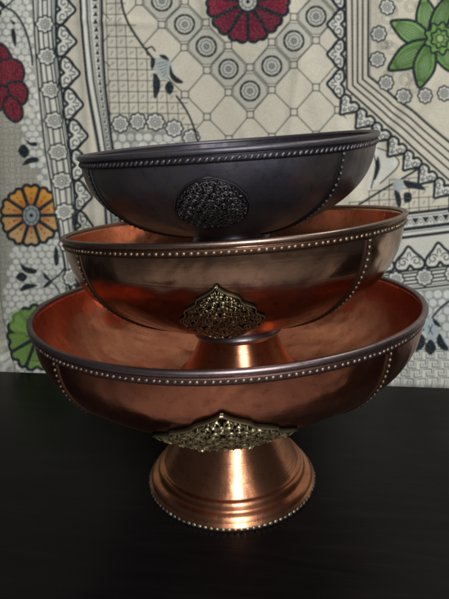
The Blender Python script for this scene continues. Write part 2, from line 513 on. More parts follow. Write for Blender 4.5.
make_bowl('footed_bowl', 'blackened dark bowl tilted at the top of the stack with a dark round medallion',
          .1062, D3, 2.4, z3 - zb3, f3, (.0055, .0034, z3), (.0492, .0090), (.0075, .004, zb3), (.0465, -.0708), 0.0, mats3,
          dict(shape=MED_ROUND, w=.0465, scal=.006, amp=.0012, ck=1.05, d0=.0130, d1=.0460, r1=.0765, tilt=-.02, off=-.125, k=.95, hgt=.038, bulge=.0004),
          [(-PI / 2 - 1.02, -1), (-PI / 2 + .68, 1), (PI / 2 - .15, 1)], .0024, .0019)

# ------------------------------------------------------------------ table
eL = on_table(0, 371); eR = on_table(449, 387.5)
ed = (eR - eL) / np.linalg.norm(eR - eL)          # direction of the table's back edge
en = np.array([-ed[1], ed[0], 0.0])               # away from the camera
mid = (eL + eR) / 2
fl = on_table(3, 606)
depth_t = float((mid - fl) @ en)
m_tab, nt, b = new_mat('dark_varnished_wood')
tc = N(nt, 'ShaderNodeTexCoord').outputs['Object']
g1 = noise(nt, tc, 9, 8, .65, .6, (1, 9, 1))
g2 = noise(nt, tc, 60, 4, .6, 0, (1, 12, 1))
g3 = noise(nt, tc, 6, 4, .6)
cc = ramp(nt, g1, [(.3, (.0040, .0032, .0036)), (.55, (.0062, .005, .0052)), (.75, (.0095, .0075, .0072))])
nt.links.new(cc, b.inputs['Base Color'])
rr = N(nt, 'ShaderNodeMapRange'); rr.inputs[1].default_value = .3; rr.inputs[2].default_value = .7; rr.inputs[3].default_value = .24; rr.inputs[4].default_value = .50
nt.links.new(g3, rr.inputs[0]); nt.links.new(rr.outputs[0], b.inputs['Roughness'])
b.inputs['Specular IOR Level'].default_value = .16
bp = N(nt, 'ShaderNodeBump'); bp.inputs['Strength'].default_value = .25; bp.inputs['Distance'].default_value = .0006
nt.links.new(g2, bp.inputs['Height']); nt.links.new(bp.outputs[0], b.inputs['Normal'])

root = bpy.data.objects.new('table', None); COL.objects.link(root)
rot = math.atan2(ed[1], ed[0])
root.location = (mid[0], mid[1], Z_T); root.rotation_euler = (0, 0, rot)
tag(root, 'dark brown varnished wooden table under the bowls', 'table')


def boxv(mb, x0, x1, y0, y1, z0, z1, bv=.002):
    # box with chamfered vertical and top edges
    def loop(i, z):
        return [(x0 + i, y0 + bv, z), (x0 + bv, y0 + i, z), (x1 - bv, y0 + i, z), (x1 - i, y0 + bv, z), (x1 - i, y1 - bv, z), (x1 - bv, y1 - i, z), (x0 + bv, y1 - i, z), (x0 + i, y1 - bv, z)]
    rows = [loop(0, z0), loop(0, z1 - bv), loop(bv * .3, z1 - bv * .3), loop(bv, z1)]
    V = [p for r in rows for p in r]
    F = []
    for i in range(3):
        for k in range(8):
            F.append((i * 8 + k, i * 8 + (k + 1) % 8, (i + 1) * 8 + (k + 1) % 8, (i + 1) * 8 + k))
    c = 24
    F += [(c, c + 1, c + 2, c + 3), (c, c + 3, c + 4, c + 7), (c + 4, c + 5, c + 6, c + 7), (0, 3, 2, 1), (0, 7, 4, 3), (4, 7, 6, 5)]
    mb.add(np.array(V), np.array(F))


mb = MB(); boxv(mb, -.75, .75, -depth_t, 0, -.028, 0); mb.build('tabletop', m_tab, root, smooth=False)
mb = MB(); boxv(mb, -.68, .68, -depth_t + .03, -depth_t + .05, -.11, -.0285); mb.build('apron', m_tab, root, smooth=False)
for sx in (-.70, .66):
    for sy in (-depth_t + .02, -.07):
        mb = MB(); boxv(mb, sx, sx + .045, sy, sy + .045, -.74, -.0285); mb.build('leg', m_tab, root, smooth=False)

# floor
m_fl, nt, b = new_mat('pale_floor')
tc = N(nt, 'ShaderNodeTexCoord').outputs['Object']
nt.links.new(ramp(nt, noise(nt, tc, 5, 5), [(.3, (.36, .31, .28)), (.7, (.46, .41, .37))]), b.inputs['Base Color'])
b.inputs['Roughness'].default_value = .5
fo = mesh_obj('floor', [(-3, -3, -.7465), (3, -3, -.7465), (3, 3, -.7465), (-3, 3, -.7465)], np.array([[0, 1, 2, 3]]), m_fl)
tag(fo, kind='structure')

# ------------------------------------------------------------------ printed cloth: the print is drawn in flat cloth space
SC = 3.0
X0, X1, Y0, Y1 = -130, 600, -110, 470
W_, H_ = int((X1 - X0) * SC), int((Y1 - Y0) * SC)
CREAM = np.array([.61, .555, .44])
IMG = np.ones((H_, W_, 3), np.float32) * CREAM.astype(np.float32)
INK = (.012, .019, .026)
INK2 = (.038, .052, .058)
WHITE = (.66, .64, .56)


def _box(xs, ys, pad):
    x0 = max(int((min(xs) - pad - X0) * SC), 0); x1 = min(int((max(xs) + pad - X0) * SC) + 2, W_)
    y0 = max(int((min(ys) - pad - Y0) * SC), 0); y1 = min(int((max(ys) + pad - Y0) * SC) + 2, H_)
    if x1 <= x0 or y1 <= y0: return None
    gx = (np.arange(x0, x1) + .5) / SC + X0; gy = (np.arange(y0, y1) + .5) / SC + Y0
    GX, GY = np.meshgrid(gx, gy)
    return x0, x1, y0, y1, GX, GY


def _dist(GX, GY, pts, closed):
    d = np.full(GX.shape, 1e9)
    n = len(pts)
    for i in range(n if closed else n - 1):
        ax, ay = pts[i]; bx, by = pts[(i + 1) % n]
        dx, dy = bx - ax, by - ay
        L = dx * dx + dy * dy + 1e-9
        t = np.clip(((GX - ax) * dx + (GY - ay) * dy) / L, 0, 1)
        d = np.minimum(d, (GX - ax - t * dx) ** 2 + (GY - ay - t * dy) ** 2)
    return np.sqrt(d)


def _mix(b, a, col):
    x0, x1, y0, y1 = b[:4]
    s = IMG[y0:y1, x0:x1]
    s += (np.array(col, np.float32) - s) * a[..., None].astype(np.float32)


def stroke(pts, w=1.0, col=INK, a=1.0, closed=False):
    b = _box([p[0] for p in pts], [p[1] for p in pts], w + 1)
    if b is None: return
    d = _dist(b[4], b[5], pts, closed)
    w = w * 1.22
    _mix(b, np.clip((w / 2 - d) * SC * .7 + .5, 0, 1) * a, col)


def fill(pts, col, a=1.0):
    b = _box([p[0] for p in pts], [p[1] for p in pts], 1)
    if b is None: return
    GX, GY = b[4], b[5]
    ins = np.zeros(GX.shape, bool)
    n = len(pts)
    for i in range(n):
        ax, ay = pts[i]; bx, by = pts[(i + 1) % n]
        if ay == by: continue
        c = ((ay > GY) != (by > GY)) & (GX < (bx - ax) * (GY - ay) / (by - ay) + ax)
        ins ^= c
    d = _dist(GX, GY, pts, True)
    _mix(b, np.clip(np.where(ins, d, -d) * SC * .7 + .5, 0, 1) * a, col)


def circ(cx, cy, rx, ry=None, n=20, rot=0, a0=0, a1=2 * PI, end=False):
    ry = ry or rx
    out = []
    for k in range(n + (1 if end else 0)):
        t = a0 + (a1 - a0) * k / n
        x, y = rx * math.cos(t), ry * math.sin(t)
        out.append((cx + x * math.cos(rot) - y * math.sin(rot), cy + x * math.sin(rot) + y * math.cos(rot)))
    return out


def smooth_pts(pts, n=8, closed=False):
    """Catmull-Rom through pts"""
    out = []
    m = len(pts)
    rngi = range(m if closed else m - 1)
    for i in rngi:
        p0 = pts[(i - 1) % m] if closed or i > 0 else pts[i]
        p1 = pts[i]; p2 = pts[(i + 1) % m]
        p3 = pts[(i + 2) % m] if closed or i + 2 < m else p2
        for k in range(n):
            t = k / n
            out.append(tuple(.5 * (2 * b_ + (c - a) * t + (2 * a - 5 * b_ + 4 * c - d) * t * t + (-a + 3 * b_ - 3 * c + d) * t ** 3) for a, b_, c, d in zip(p0, p1, p2, p3)))
    if not closed: out.append(pts[-1])
    return out


def local(pts, cx, cy, rot=0, s=1.0):
    c, n = math.cos(rot), math.sin(rot)
    return [(cx + s * (x * c - y * n), cy + s * (x * n + y * c)) for x, y in pts]


def inpoly(x, y, poly):
    r = False
    n = len(poly)
    for i in range(n):
        ax, ay = poly[i]; bx, by = poly[(i + 1) % n]
        if (ay > y) != (by > y) and x < (bx - ax) * (y - ay) / (by - ay) + ax: r = not r
    return r


def hexcells(poly, s=7.2, col=WHITE, lw=.75):
    fill(poly, (.30, .31, .27))
    xs = [p[0] for p in poly]; ys = [p[1] for p in poly]
    j = 0
    y = min(ys)
    while y < max(ys):
        x = min(xs) + (s / 2 if j % 2 else 0)
        while x < max(xs):
            xx, yy = x + rng.normal(0, .35), y + rng.normal(0, .35)
            if inpoly(xx, yy, poly):
                r = s * .46 * rng.normal(1, .05)
                sh = rng.uniform(.88, 1.0); fill(circ(xx, yy, r, r * .95, 8, rng.uniform(0, 1)), tuple(c * sh for c in col))
            x += s
        y += s * .87; j += 1


def gridcells(poly, sx=10, sy=11, lw=.8, skew=0.0, rot=0):
    xs = [p[0] for p in poly]; ys = [p[1] for p in poly]
    for j in range(-2, int((max(ys) - min(ys)) / sy) + 3):
        for i in range(-2, int((max(xs) - min(xs)) / sx) + 3):
            x = min(xs) + i * sx; y = min(ys) + j * sy + (x - min(xs)) * rot
            x += (y - min(ys)) * skew
            if inpoly(x, y, poly):
                stroke([(x - sx / 2, y - sy / 2), (x + sx / 2, y - sy / 2 + sx * rot)], lw, INK2, .85)
                stroke([(x - sx / 2, y - sy / 2), (x - sx / 2 + sy * skew, y + sy / 2)], lw, INK2, .85)
                a = rng.uniform(-.3, .3)
                stroke(local([(-1.8, 1.4), (0, .2), (1.6, -1.6)], x, y, a), .8, INK2, .6)
                stroke(local([(-1.2, -.8), (.4, -1.9)], x, y, a), .6, INK2, .45)


def basket(poly, s=6.5, rot=0, col=INK2):
    xs = [p[0] for p in poly]; ys = [p[1] for p in poly]
    nx = int((max(xs) - min(xs)) / s) + 2; ny = int((max(ys) - min(ys)) / s) + 2
    for j in range(ny):
        for i in range(nx):
            x = min(xs) + i * s + rot * j * s; y = min(ys) + j * s
            if not inpoly(x, y, poly): continue
            if (i + j) % 2:
                for d in (-.32, 0, .32):
                    stroke([(x - s * .55, y + d * s), (x + s * .55, y + d * s)], .7, col, .8)
            else:
                for d in (-.32, 0, .32):
                    stroke([(x + d * s, y - s * .55), (x + d * s, y + s * .55)], .7, col, .8)


def keypat(poly, s=12.0):
    """interlocking key bands"""
    xs = [p[0] for p in poly]; ys = [p[1] for p in poly]
    ny = int((max(ys) - min(ys)) / (s * .72)) + 2; nx = int((max(xs) - min(xs)) / s) + 3
    for j in range(ny):
        for i in range(-1, nx):
            x = min(xs) + i * s + (s / 2 if j % 2 else 0); y = min(ys) + j * s * .72
            if not inpoly(x, y, poly): continue
            h = s * .36
            stroke([(x - s * .45, y - h * .8), (x + s * .2, y - h * .8), (x + s * .2, y + h * .2)], .9, INK2, .9)
            stroke([(x + s * .42, y + h * .75), (x - s * .25, y + h * .75), (x - s * .25, y - h * .2)], .9, INK2, .9)
            stroke([(x - s * .05, y - h * .25), (x + s * .02, y + h * .35)], .8, INK2, .7)
            stroke([(x + s * .38, y - h * .9), (x + s * .38, y + h * .35)], .8, INK2, .7)


def rosette(cx, cy, r=9, petals=8, bg=WHITE, ring=False, lw=1.0):
    if ring:
        fill(circ(cx, cy, r * 1.02), (.50, .48, .40))
        for k in range(8):
            a = k * PI / 4 + .12
            stroke(circ(cx, cy, r, r, 6, 0, a, a + PI / 4 - .22, True), 1.9, INK)
        r = r * .62
        fill(circ(cx, cy, r * 1.1), bg)
    pts = []
    for k in range(petals * 6):
        a = 2 * PI * k / (petals * 6)
        q = r * (.86 + .14 * abs(math.cos(a * petals / 2)) * 1.2)
        pts.append((cx + q * math.cos(a), cy + q * math.sin(a)))
    fill(pts, bg)
    stroke(pts, lw * (1.3 if not ring else .8), INK, 1, True)
    p2 = []
    for k in range(petals * 4):
        a = 2 * PI * k / (petals * 4)
        q = r * (.48 + .14 * math.cos(a * petals))
        p2.append((cx + q * math.cos(a), cy + q * math.sin(a)))
    stroke(p2, lw * .75, INK2, .9, True)
    if not ring:
        for k in range(petals):
            a = 2 * PI * (k + .5) / petals
            stroke([(cx + r * .62 * math.cos(a), cy + r * .62 * math.sin(a)), (cx + r * .82 * math.cos(a), cy + r * .82 * math.sin(a))], .6, INK2, .7)
    stroke(circ(cx, cy, r * .2, None, 10), .8, INK, .9, True)


def heart(cx, cy, rot, s=1.0, L=30):
    """heart whose tip points along rot; cx,cy = middle of its flat side; L = extent along the border"""
    h = L / 2
    o = [(0, -h * .20), (-1.0, -h * .45), (0, -h * .86), (4, -h * 1.0), (9, -h * .78), (13.5, -h * .40), (19, 0), (13.5, h * .40), (9, h * .78), (4, h * 1.0), (0, h * .86), (-1.0, h * .45), (0, h * .20), (3.0, 0)]
    o = [(x * s, y) for x, y in o]
    P = local(smooth_pts(o, 4, True), cx, cy, rot)
    fill(P, WHITE); stroke(P, 2.3, INK, 1, True)
    for sg in (-1, 1):
        sp = []
        for k in range(26):
            t = k / 25; a = -1.2 + t * 7.2; q = (h * .34) * (1 - .72 * t)
            sp.append((6.2 * s + q * math.cos(a) * .95, sg * (h * .44 + q * math.sin(a))))
        stroke(local(sp, cx, cy, rot), 1.05, INK, .95)
        stroke(local([(10.5 * s, sg * h * .12), (14 * s, sg * h * .06)], cx, cy, rot), 1.1, INK, .9)
        fill(local(circ(3.2 * s, sg * h * .72, .9), cx, cy, rot), INK)


def leaf(pts, col=INK):
    fill(smooth_pts(pts, 6, True), col)


def flower(cx, cy, rin, rout, n, cols, a0=0, squash=1.0, rot=0, notch=.06, centre=(.32, .36, .34), skip=None, w=2.6, cen=(1, 1)):
    for k in range(n):
        if skip and k in skip: continue
        a = a0 + 2 * PI * k / n; hw = PI / n
        r2 = rout * rng.normal(1, .02)
        pet = [(rin * .7, -hw * rin * .45), (rin + (r2 - rin) * .45, -math.tan(hw) * (rin + (r2 - rin) * .42)), (r2 * .87, -math.tan(hw) * r2 * .80), (r2 * .98, -math.tan(hw) * r2 * .42), (r2 * (1 - notch), 0),
               (r2 * .98, math.tan(hw) * r2 * .42), (r2 * .87, math.tan(hw) * r2 * .80), (rin + (r2 - rin) * .45, math.tan(hw) * (rin + (r2 - rin) * .42)), (rin * .7, hw * rin * .45)]
        P = local(smooth_pts(pet, 4, True), 0, 0, a)
        P = [(cx + x * squash, cy + y) for x, y in P]
        c = cols(a) if callable(cols) else cols
        fill(P, c)
        # printed veins
        for d in (-.45, -.15, .15, .45):
            q = [(rin * 1.1, d * hw * rin), (r2 * rng.uniform(.6, .82), d * hw * r2 * .9)]
            q = [(cx + x * squash, cy + y) for x, y in local(q, 0, 0, a)]
            stroke(q, .7, tuple(v * .55 for v in c), .55)
        stroke(P, w, INK, 1, True)
    P = circ(cx, cy, rin * squash * cen[0], rin * cen[1], 26)
    fill(P, centre); stroke(P, 1.6, INK, 1, True)
    stroke(circ(cx, cy, rin * squash * cen[0] * .62, rin * cen[1] * .62, 22), .9, INK, .8, True)
    for k in range(10):
        a = 2 * PI * k / 10
        stroke([(cx + rin * .66 * squash * cen[0] * math.cos(a), cy + rin * .66 * cen[1] * math.sin(a)), (cx + rin * .88 * squash * cen[0] * math.cos(a), cy + rin * .88 * cen[1] * math.sin(a))], .7, INK, .7)
    fill(circ(cx, cy, rin * .22), INK)


def at_line(pl, y):
    return float(np.interp(y, [p[1] for p in pl], [p[0] for p in pl]))


# --- 1. cut-corner diamond lattice in the middle field
C0 = (250.0, 91.0)
va, vb = (22.0, 22.4), (22.0, -24.6)
ros = {(0, 0), (-1, 0), (-2, 0), (-3, 0), (-4, 0), (0, 1), (0, 2), (0, 3), (0, 4), (-5, 0), (-4, 4), (-5, 4), (-6, 5)}
for i in range(-12, 9):
    for j in range(-9, 10):
        cx = C0[0] + i * va[0] + j * vb[0]; cy = C0[1] + i * va[1] + j * vb[1]
        if cx < 95 or cx > 365 or cy < -100 or cy > 260: continue
        T = (cx + (vb[0] - va[0]) / 2, cy + (vb[1] - va[1]) / 2)
        R_ = (cx + (va[0] + vb[0]) / 2, cy + (va[1] + vb[1]) / 2)
        L_ = (cx - (va[0] + vb[0]) / 2, cy - (va[1] + vb[1]) / 2)
        q = 4.2
        stroke([(T[0] + q * .7, T[1] + q * .7), (R_[0] - q * .7, R_[1] - q * .7)], .95, INK2, .9)
        stroke([(T[0] - q * .7, T[1] + q * .7), (L_[0] + q * .7, L_[1] - q * .7)], .95, INK2, .9)
        stroke([(T[0] - q * .8, T[1] - q * .8), (T[0] + q * .8, T[1] - q * .8), (T[0] + q * .8, T[1] + q * .8), (T[0] - q * .8, T[1] + q * .8)], 1.0, INK2, .95, True)
        if (i, j) in ros:
            oc = [(-17, -4), (-4, -17.5), (4, -17.5), (17, -4), (17, 4), (4, 17.5), (-4, 17.5), (-17, 4)]
            fill(local(oc, cx, cy), (.47, .45, .375), .75)
            stroke(local(oc, cx, cy), .8, INK2, .8, True)
            rosette(cx, cy, 9.6, 8, WHITE, True)

# --- 2. square grid field with its curved stem
stem = smooth_pts([(122, -110), (120, -60), (123, 0), (130, 24), (142, 44), (154, 60)], 8)
stem2 = smooth_pts([(176, 96), (186, 112), (194, 132), (200, 160), (204, 200)], 8)
gp = [(110, -110)] + stem + [(165, 75)] + stem2 + [(120, 200), (112, 130)]
fill(gp, CREAM)
gridcells([(p[0], p[1]) for p in gp], 9.6, 10.9, .85, .02)
lowhex = [(108, 130), (192, 132), (200, 200), (110, 200)]
hexcells(lowhex, 9.0)
for c in ((120, 124), (138, 121.5), (155.5, 122), (173, 128.5), (190, 138)): rosette(c[0], c[1], 8.6, 8)
stroke(stem, 1.9); stroke(stem2, 1.7)
# bud hanging on the stem
stroke(smooth_pts([(148, 55), (147, 50), (152, 47), (155, 51)], 5), 1.4)
fill(smooth_pts([(153, 64), (160, 57), (169, 60), (172, 69), (166, 79), (160, 77)], 5, True), (.40, .43, .40))
for k in range(5): stroke([(157 + k * 1.5, 64 + k * 3), (168 - k * .4, 61 + k * 3)], .7, INK2, .8)
leaf([(151.5, 58), (154.5, 58), (155, 64), (152, 70), (150.5, 64)])
leaf([(159, 55), (165, 55), (169, 60), (163, 59)])
leaf([(170, 65), (174, 74), (183, 82), (176, 83), (170, 76)])
leaf([(154, 73), (160, 80), (160, 90), (155, 99), (153, 86)])
leaf([(169, 81), (174, 87), (170, 95), (165, 88)])

# --- 3. left field: small cells, weave, bud flowers
Lin = [(33, -110), (33, 0), (35, 30), (38, 60), (41, 100), (45, 140), (49, 180), (56, 215), (66, 250), (78, 290), (90, 330), (110, 470)]
lf = [(-130, -110)] + Lin + [(-130, 470)]
fill(lf, CREAM)
hexcells([(-130, -110), (33, -110), (34, 0), (38, 60), (41, 108), (30, 112), (6, 60), (-8, 40), (-40, 40), (-130, 20)], 7.2)
basket([(-130, 30), (-6, 45), (2, 100), (28, 118), (26, 150), (40, 170), (50, 190), (30, 240), (14, 262), (8, 300), (-8, 470), (-130, 470)], 5.6)
hexcells([(24, 118), (42, 110), (49, 180), (44, 186), (36, 168), (30, 160)], 7.0)
hexcells([(10, 262), (18, 240), (60, 236), (70, 262), (80, 295), (100, 350), (110, 470), (-10, 470), (4, 330)], 7.0)
# red half flower at the far left
for lobe in ([(14, 70), (3, 66), (-3, 56), (2, 46), (9, 47), (15, 56), (17, 64)], [(12, 88), (0, 84), (-4, 74), (3, 64), (14, 60), (24, 63), (28, 74), (24, 84)],
             [(12, 86), (24, 82), (31, 90), (30, 101), (24, 106), (16, 103)], [(12, 88), (0, 88), (-6, 98), (-2, 108), (6, 110), (13, 103)], [(14, 96), (8, 106), (12, 117), (20, 122), (26, 116), (24, 104)]):
    P = smooth_pts(lobe, 5, True); fill(P, (.17, .016, .030)); stroke(P, 2.2, INK, 1, True)
    cx_, cy_ = 13, 88
    for p in lobe[1:-1:2]:
        stroke([(cx_ + (p[0] - cx_) * .45, cy_ + (p[1] - cy_) * .45), (cx_ + (p[0] - cx_) * .8, cy_ + (p[1] - cy_) * .8)], .9, (.05, .006, .012), .7)
# stem curls at top left
stroke(smooth_pts([(-14, -12), (4, 6), (18, 14), (28, 30), (34, 50), (36, 66)], 6), 1.7)
stroke(smooth_pts([(22, -10), (14, 4), (2, 14)], 6), 1.5)
leaf([(-2, 14), (4, 12), (6, 15), (2, 20), (-3, 19)]); leaf([(4, 2), (9, 7), (7, 10), (2, 6)])
leaf([(15, 32), (18, 30), (20, 38), (20, 48), (17, 44)]); leaf([(14, 21), (19, 24), (17, 26)])
for (ox, oy) in ((0, 0),):
    leaf([(26, 144), (32, 151), (27, 158), (21, 151)])
    leaf([(27, 138), (32, 145), (39, 146), (38, 142), (32, 142)]); leaf([(25, 165), (30, 158), (39, 157), (40, 161), (33, 163)])
leaf([(18, 276), (23, 271), (29, 276), (24, 281)])
leaf([(22, 263), (28, 266), (38, 269), (36, 273), (26, 271)]); leaf([(22, 290), (27, 283), (39, 284), (34, 287)])
fill(circ(42, 279, 4), (.34, .37, .35))
leaf([(55, 247), (58, 250), (59, 262), (56, 266), (54, 258)])
leaf([(44, 271), (50, 277), (52, 281), (46, 278)]); leaf([(44, 286), (50, 280), (52, 283), (47, 287)])
stroke(smooth_pts([(51, 281), (60, 274), (68, 262), (72, 250)], 6), 1.5); stroke(smooth_pts([(51, 281), (58, 287), (64, 298)], 6), 1.1)

def orange(a):
    t = .5 - .5 * math.sin(a)      # print fades from orange above to peach below
    return (.60 * t + .54 * (1 - t), .26 * t + .33 * (1 - t), .035 * t + .15 * (1 - t))
flower(32.5, 215, 9, 31, 10, orange, PI / 10 + .0, .97, 0, .07, (.27, .30, .29), None, 2.6, (1.0, 1.22))
for k in range(10):
    a = PI / 10 + 2 * PI * k / 10
    stroke([(32.5 + 12 * math.cos(a), 215 + 12 * math.sin(a)), (32.5 + 17 * math.cos(a), 215 + 17 * math.sin(a))], 2.6, (.42, .09, .02), .6)
    for q in (17, 22):
        fill(circ(32.5 + q * math.cos(a), 215 + q * math.sin(a), .8), (.25, .06, .01))
# green flower at the lower left
def green(a): return (.15, .25, .055)
flower(40, 335, 7, 33, 9, green, .2, .95, 0, .10, (.35, .37, .30), None, 2.6)
fill(smooth_pts([(12, 312), (24, 308), (30, 322), (34, 332), (22, 334), (14, 326)], 5, True), (.19, .33, .07), .55)

# --- 4. left border: chain of rosettes, hearts, plain strip, zigzag band
edge1 = [(35, -110), (35, 0), (38, 40), (41, 80), (44, 118), (47, 152), (51, 180), (56, 220), (66, 270), (80, 330), (96, 470)]
edge2 = [(57, -110), (57, 0), (58, 40), (62, 80), (65, 110), (69, 140), (71, 180), (73, 230), (78, 290), (88, 350), (100, 470)]
L1 = [(83, -110), (83, 0), (85.5, 40), (89, 80), (93, 112), (98, 150), (102, 190), (106, 240), (112, 320), (124, 470)]
L3 = [(103, -110), (103, 0), (104, 50), (106, 90), (109, 125), (113, 160), (118, 210), (124, 300), (138, 470)]
fill(edge1 + L3[::-1], CREAM)
fill(edge1 + edge2[::-1], WHITE)
stroke(edge1, 1.6); stroke([(x + 2.6, y) for x, y in edge1], .7, INK2)
stroke(edge2, 1.5); stroke([(x - 2.4, y) for x, y in edge2], .7, INK2)
ys = [-107, -74, -41, -8, 25, 57, 90, 120.5, 152, 181, 212, 244, 277, 310, 343, 376, 409, 442]
for k, y in enumerate(ys):
    c = (at_line(edge1, y) + at_line(edge2, y)) / 2 - .3
    if k + 1 < len(ys):
        y2 = ys[k + 1]; c2 = (at_line(edge1, y2) + at_line(edge2, y2)) / 2
        for o, w_ in ((-6.5, 1.2), (-2.6, 1.2), (2.6, 1.2), (6.5, 1.2)):
            stroke([(c + o, y), (c2 + o, y2)], w_)
    # octagon frame behind the rosette
for y in ys:
    c = (at_line(edge1, y) + at_line(edge2, y)) / 2 - .3
    rosette(c, y, 8.6, 8)
hy = [10 + 31 * k for k in range(-4, 16)]
hy = [-114, -83, -52, -21, 10, 41.5, 73, 104, 135, 165, 196, 227, 258, 289, 320, 351, 382, 413]
for k, y in enumerate(hy):
    ex = at_line(edge2, y)
    heart(ex + 1.5, y, .05, .98, 31)
strip = [(x + 2.4, y) for x, y in edge2]
stroke(edge2, 2.0)
fill([(x, y) for x, y in L1] + L3[::-1], WHITE)
stroke(L1, 2.3); stroke([(x + 5.4, y) for x, y in L1], 1.5); stroke([(x + 7.6, y) for x, y in L1], .7, INK2)
stroke(L3, 2.2); stroke([(x - 2.2, y) for x, y in L3], .7, INK2)
y = -108
while y < 460:
    a_, b_ = at_line(L1, y) + 8.4, at_line(L3, y) - 3
    m_ = (a_ + b_) / 2; h_ = (b_ - a_) * .36
    fill([(m_ - h_, y + 3.2), (m_ + h_, y + 3.2), (m_, y - 2.6)], INK)
    fill(circ(m_ - h_ * .7, y - 2.2, .7), INK2); fill(circ(m_ + h_ * .7, y - 2.2, .7), INK2)
    y += 7.6

# --- 5. red flower at top centre
def red(a): return (.165 + .03 * math.sin(5 * a), .014, .033)
flower(248, 2, 9.5, 42, 11, red, PI / 2 + PI / 11, 1.0, 0, .05, (.50, .48, .42), None, 2.8)

# --- 6. right border with a corner: stripes + hearts; green flower beyond
n_st = [(345.5, 0.0), (351.5, .27), (357.0, .5), (362.0, .74), (367.5, 1.0)]
fieldR = [(346, -110), (347, 89), (620, 330), (620, -110)]
fill(fieldR, CREAM)
for x0, t in n_st:
    bx, by = 347 + 21 * t, 89 - 13 * t
    slope = .885 + (.80 - .885) * t
    pl = [(x0 - 1.5, -110), (x0, 0), (bx, by), (bx + 102, by + 102 * slope), (bx + 260, by + 260 * slope)]
    stroke(pl, 1.8 if t in (0.0, 1.0) else 1.5)
stroke([(x0 + 2.2, -110), (369.8, 0), (370, 76), (472, 76 + 81), (630, 76 + 208)], .7, INK2, .7)
for y in (-93, -64, -35, -5, 25, 54.5, 84):
    heart(343.5, y, PI, .86, 29)
dirx, diry = 1 / math.hypot(1, .885), .885 / math.hypot(1, .885)
rotn = math.atan2(dirx, -diry)
# small rosettes and curls round the green flower
for c in ((386, 9), (378, 35), (377, 60), (386, 83), (404, 96), (425, 96), (446, 93), (463, 84), (474, 66), (478, 42), (470, 16), (400, -12), (452, -6)):
    rosette(c[0], c[1], 7.6, 8, WHITE)
for k in range(46):
    a = rng.uniform(0, 2 * PI); q = rng.uniform(34, 62)
    cx, cy = 430 + q * math.cos(a), 42 + q * math.sin(a)
    if cx < 374 or (cy - 76) > (cx - 382) * .8 - 6: continue
    r = rng.uniform(3.5, 6.5)
    stroke(circ(cx, cy, r, None, 14), .65, INK2, .55, True); stroke(circ(cx, cy, r * .6, None, 12), .6, INK2, .5, True)
for c in ((386, 9), (378, 35), (377, 60), (386, 83), (404, 96), (425, 96), (446, 93), (463, 84), (474, 66)):
    rosette(c[0], c[1], 7.6, 8, WHITE)
G1, G2 = (.135, .255, .07), (.19, .33, .11)
def petal(tip, base, w, col):
    dx, dy = tip[0] - base[0], tip[1] - base[1]; L = math.hypot(dx, dy); ux, uy = dx / L, dy / L
    o = [(0, -w * .25), (L * .25, -w * .85), (L * .55, -w), (L * .82, -w * .55), (L, 0), (L * .82, w * .55), (L * .55, w), (L * .25, w * .85), (0, w * .25)]
    P = local(smooth_pts(o, 4, True), base[0], base[1], math.atan2(dy, dx))
    fill(P, col)
    fill(local(circ(L * .55, 0, L * .26, w * .42, 16), base[0], base[1], math.atan2(dy, dx)), (.30, .42, .22), .45)
    for d in (-.6, -.35, -.12, .12, .35, .6):
        stroke(local([(L * .12, d * w * .5), (L * .5, d * w), (L * .86, d * w * .45)], base[0], base[1], math.atan2(dy, dx)), .8, (.03, .07, .02), .8)
    stroke(P, 2.4, INK, 1, True)
for tip, w, c in (((470, 74), 11, G1), ((474, 18), 11, G1), ((423, -4), 11, G2), ((390, 23), 11, G2), ((388, 70), 11.5, G1), ((419, 88), 10.5, G1), ((452, -8), 9, G1)):
    petal(tip, (431, 42), w, c)
for rr_, n_ in ((15, 9), (9, 7)):
    P = []
    for k in range(60):
        a = 2 * PI * k / 60; q = rr_ * (1 + .13 * math.cos(a * n_))
        P.append((441 + q * math.cos(a), 38 + q * math.sin(a)))
    fill(P, (.16, .30, .07)); stroke(P, 1.8, INK, 1, True)
for k in range(9):
    a = 2 * PI * k / 9
    stroke([(441 + 5 * math.cos(a), 38 + 5 * math.sin(a)), (441 + 13 * math.cos(a + .2), 38 + 13 * math.sin(a + .2))], .9, (.04, .1, .02), .8)
fill(circ(441, 38, 4), (.30, .40, .16)); stroke(circ(441, 38, 4), 1.0, INK, 1, True)

# --- 7. lower right: grid corner, zigzag, hearts upright, rosettes, cells, key pattern
def liney(y0): return [(330, y0 + 6), (410, y0), (449, y0 - 4), (620, y0 - 21)]
def ly(y0, x): return float(np.interp(x, [330, 410, 449, 620], [y0 + 6, y0, y0 - 4, y0 - 21]))
tri = [(340, 214), (360, 196), (378, 186), (402, 174), (425, 186), (447, 202), (520, 262), (330, 262)]
grd = [(334, 216), (352, 203), (366, 196), (384, 187), (402, 178), (412, 182), (430, 190), (444, 206), (449, 212), (449, 216), (334, 222)]
fill([(340, 140), (348, 112), (372, 130), (400, 158), (440, 194), (450, 210), (330, 222)], CREAM)
gridcells(grd, 10, 10, .8, 0, -.06)
stroke(smooth_pts([(356, 206), (372, 196), (392, 184), (410, 174), (420, 168)], 6), 1.8)
fill(smooth_pts([(370, 150), (378, 146), (388, 152), (396, 160), (392, 172), (380, 182), (368, 190), (370, 170)], 4, True), WHITE)
stroke(smooth_pts([(378, 148), (388, 152), (398, 160), (396, 168), (380, 183)], 4), 1.1)
stroke(smooth_pts([(372, 148), (376, 165), (371, 188)], 5), 1.2)
leaf([(378, 156), (380, 166), (377, 176), (374, 180), (375, 168)])
fill(circ(398, 185, 5.5, 7), (.36, .40, .38))
leaf([(394, 190), (399, 193), (401, 201), (399, 208), (396, 203)]); leaf([(404, 193), (411, 193), (411, 201), (404, 202)])
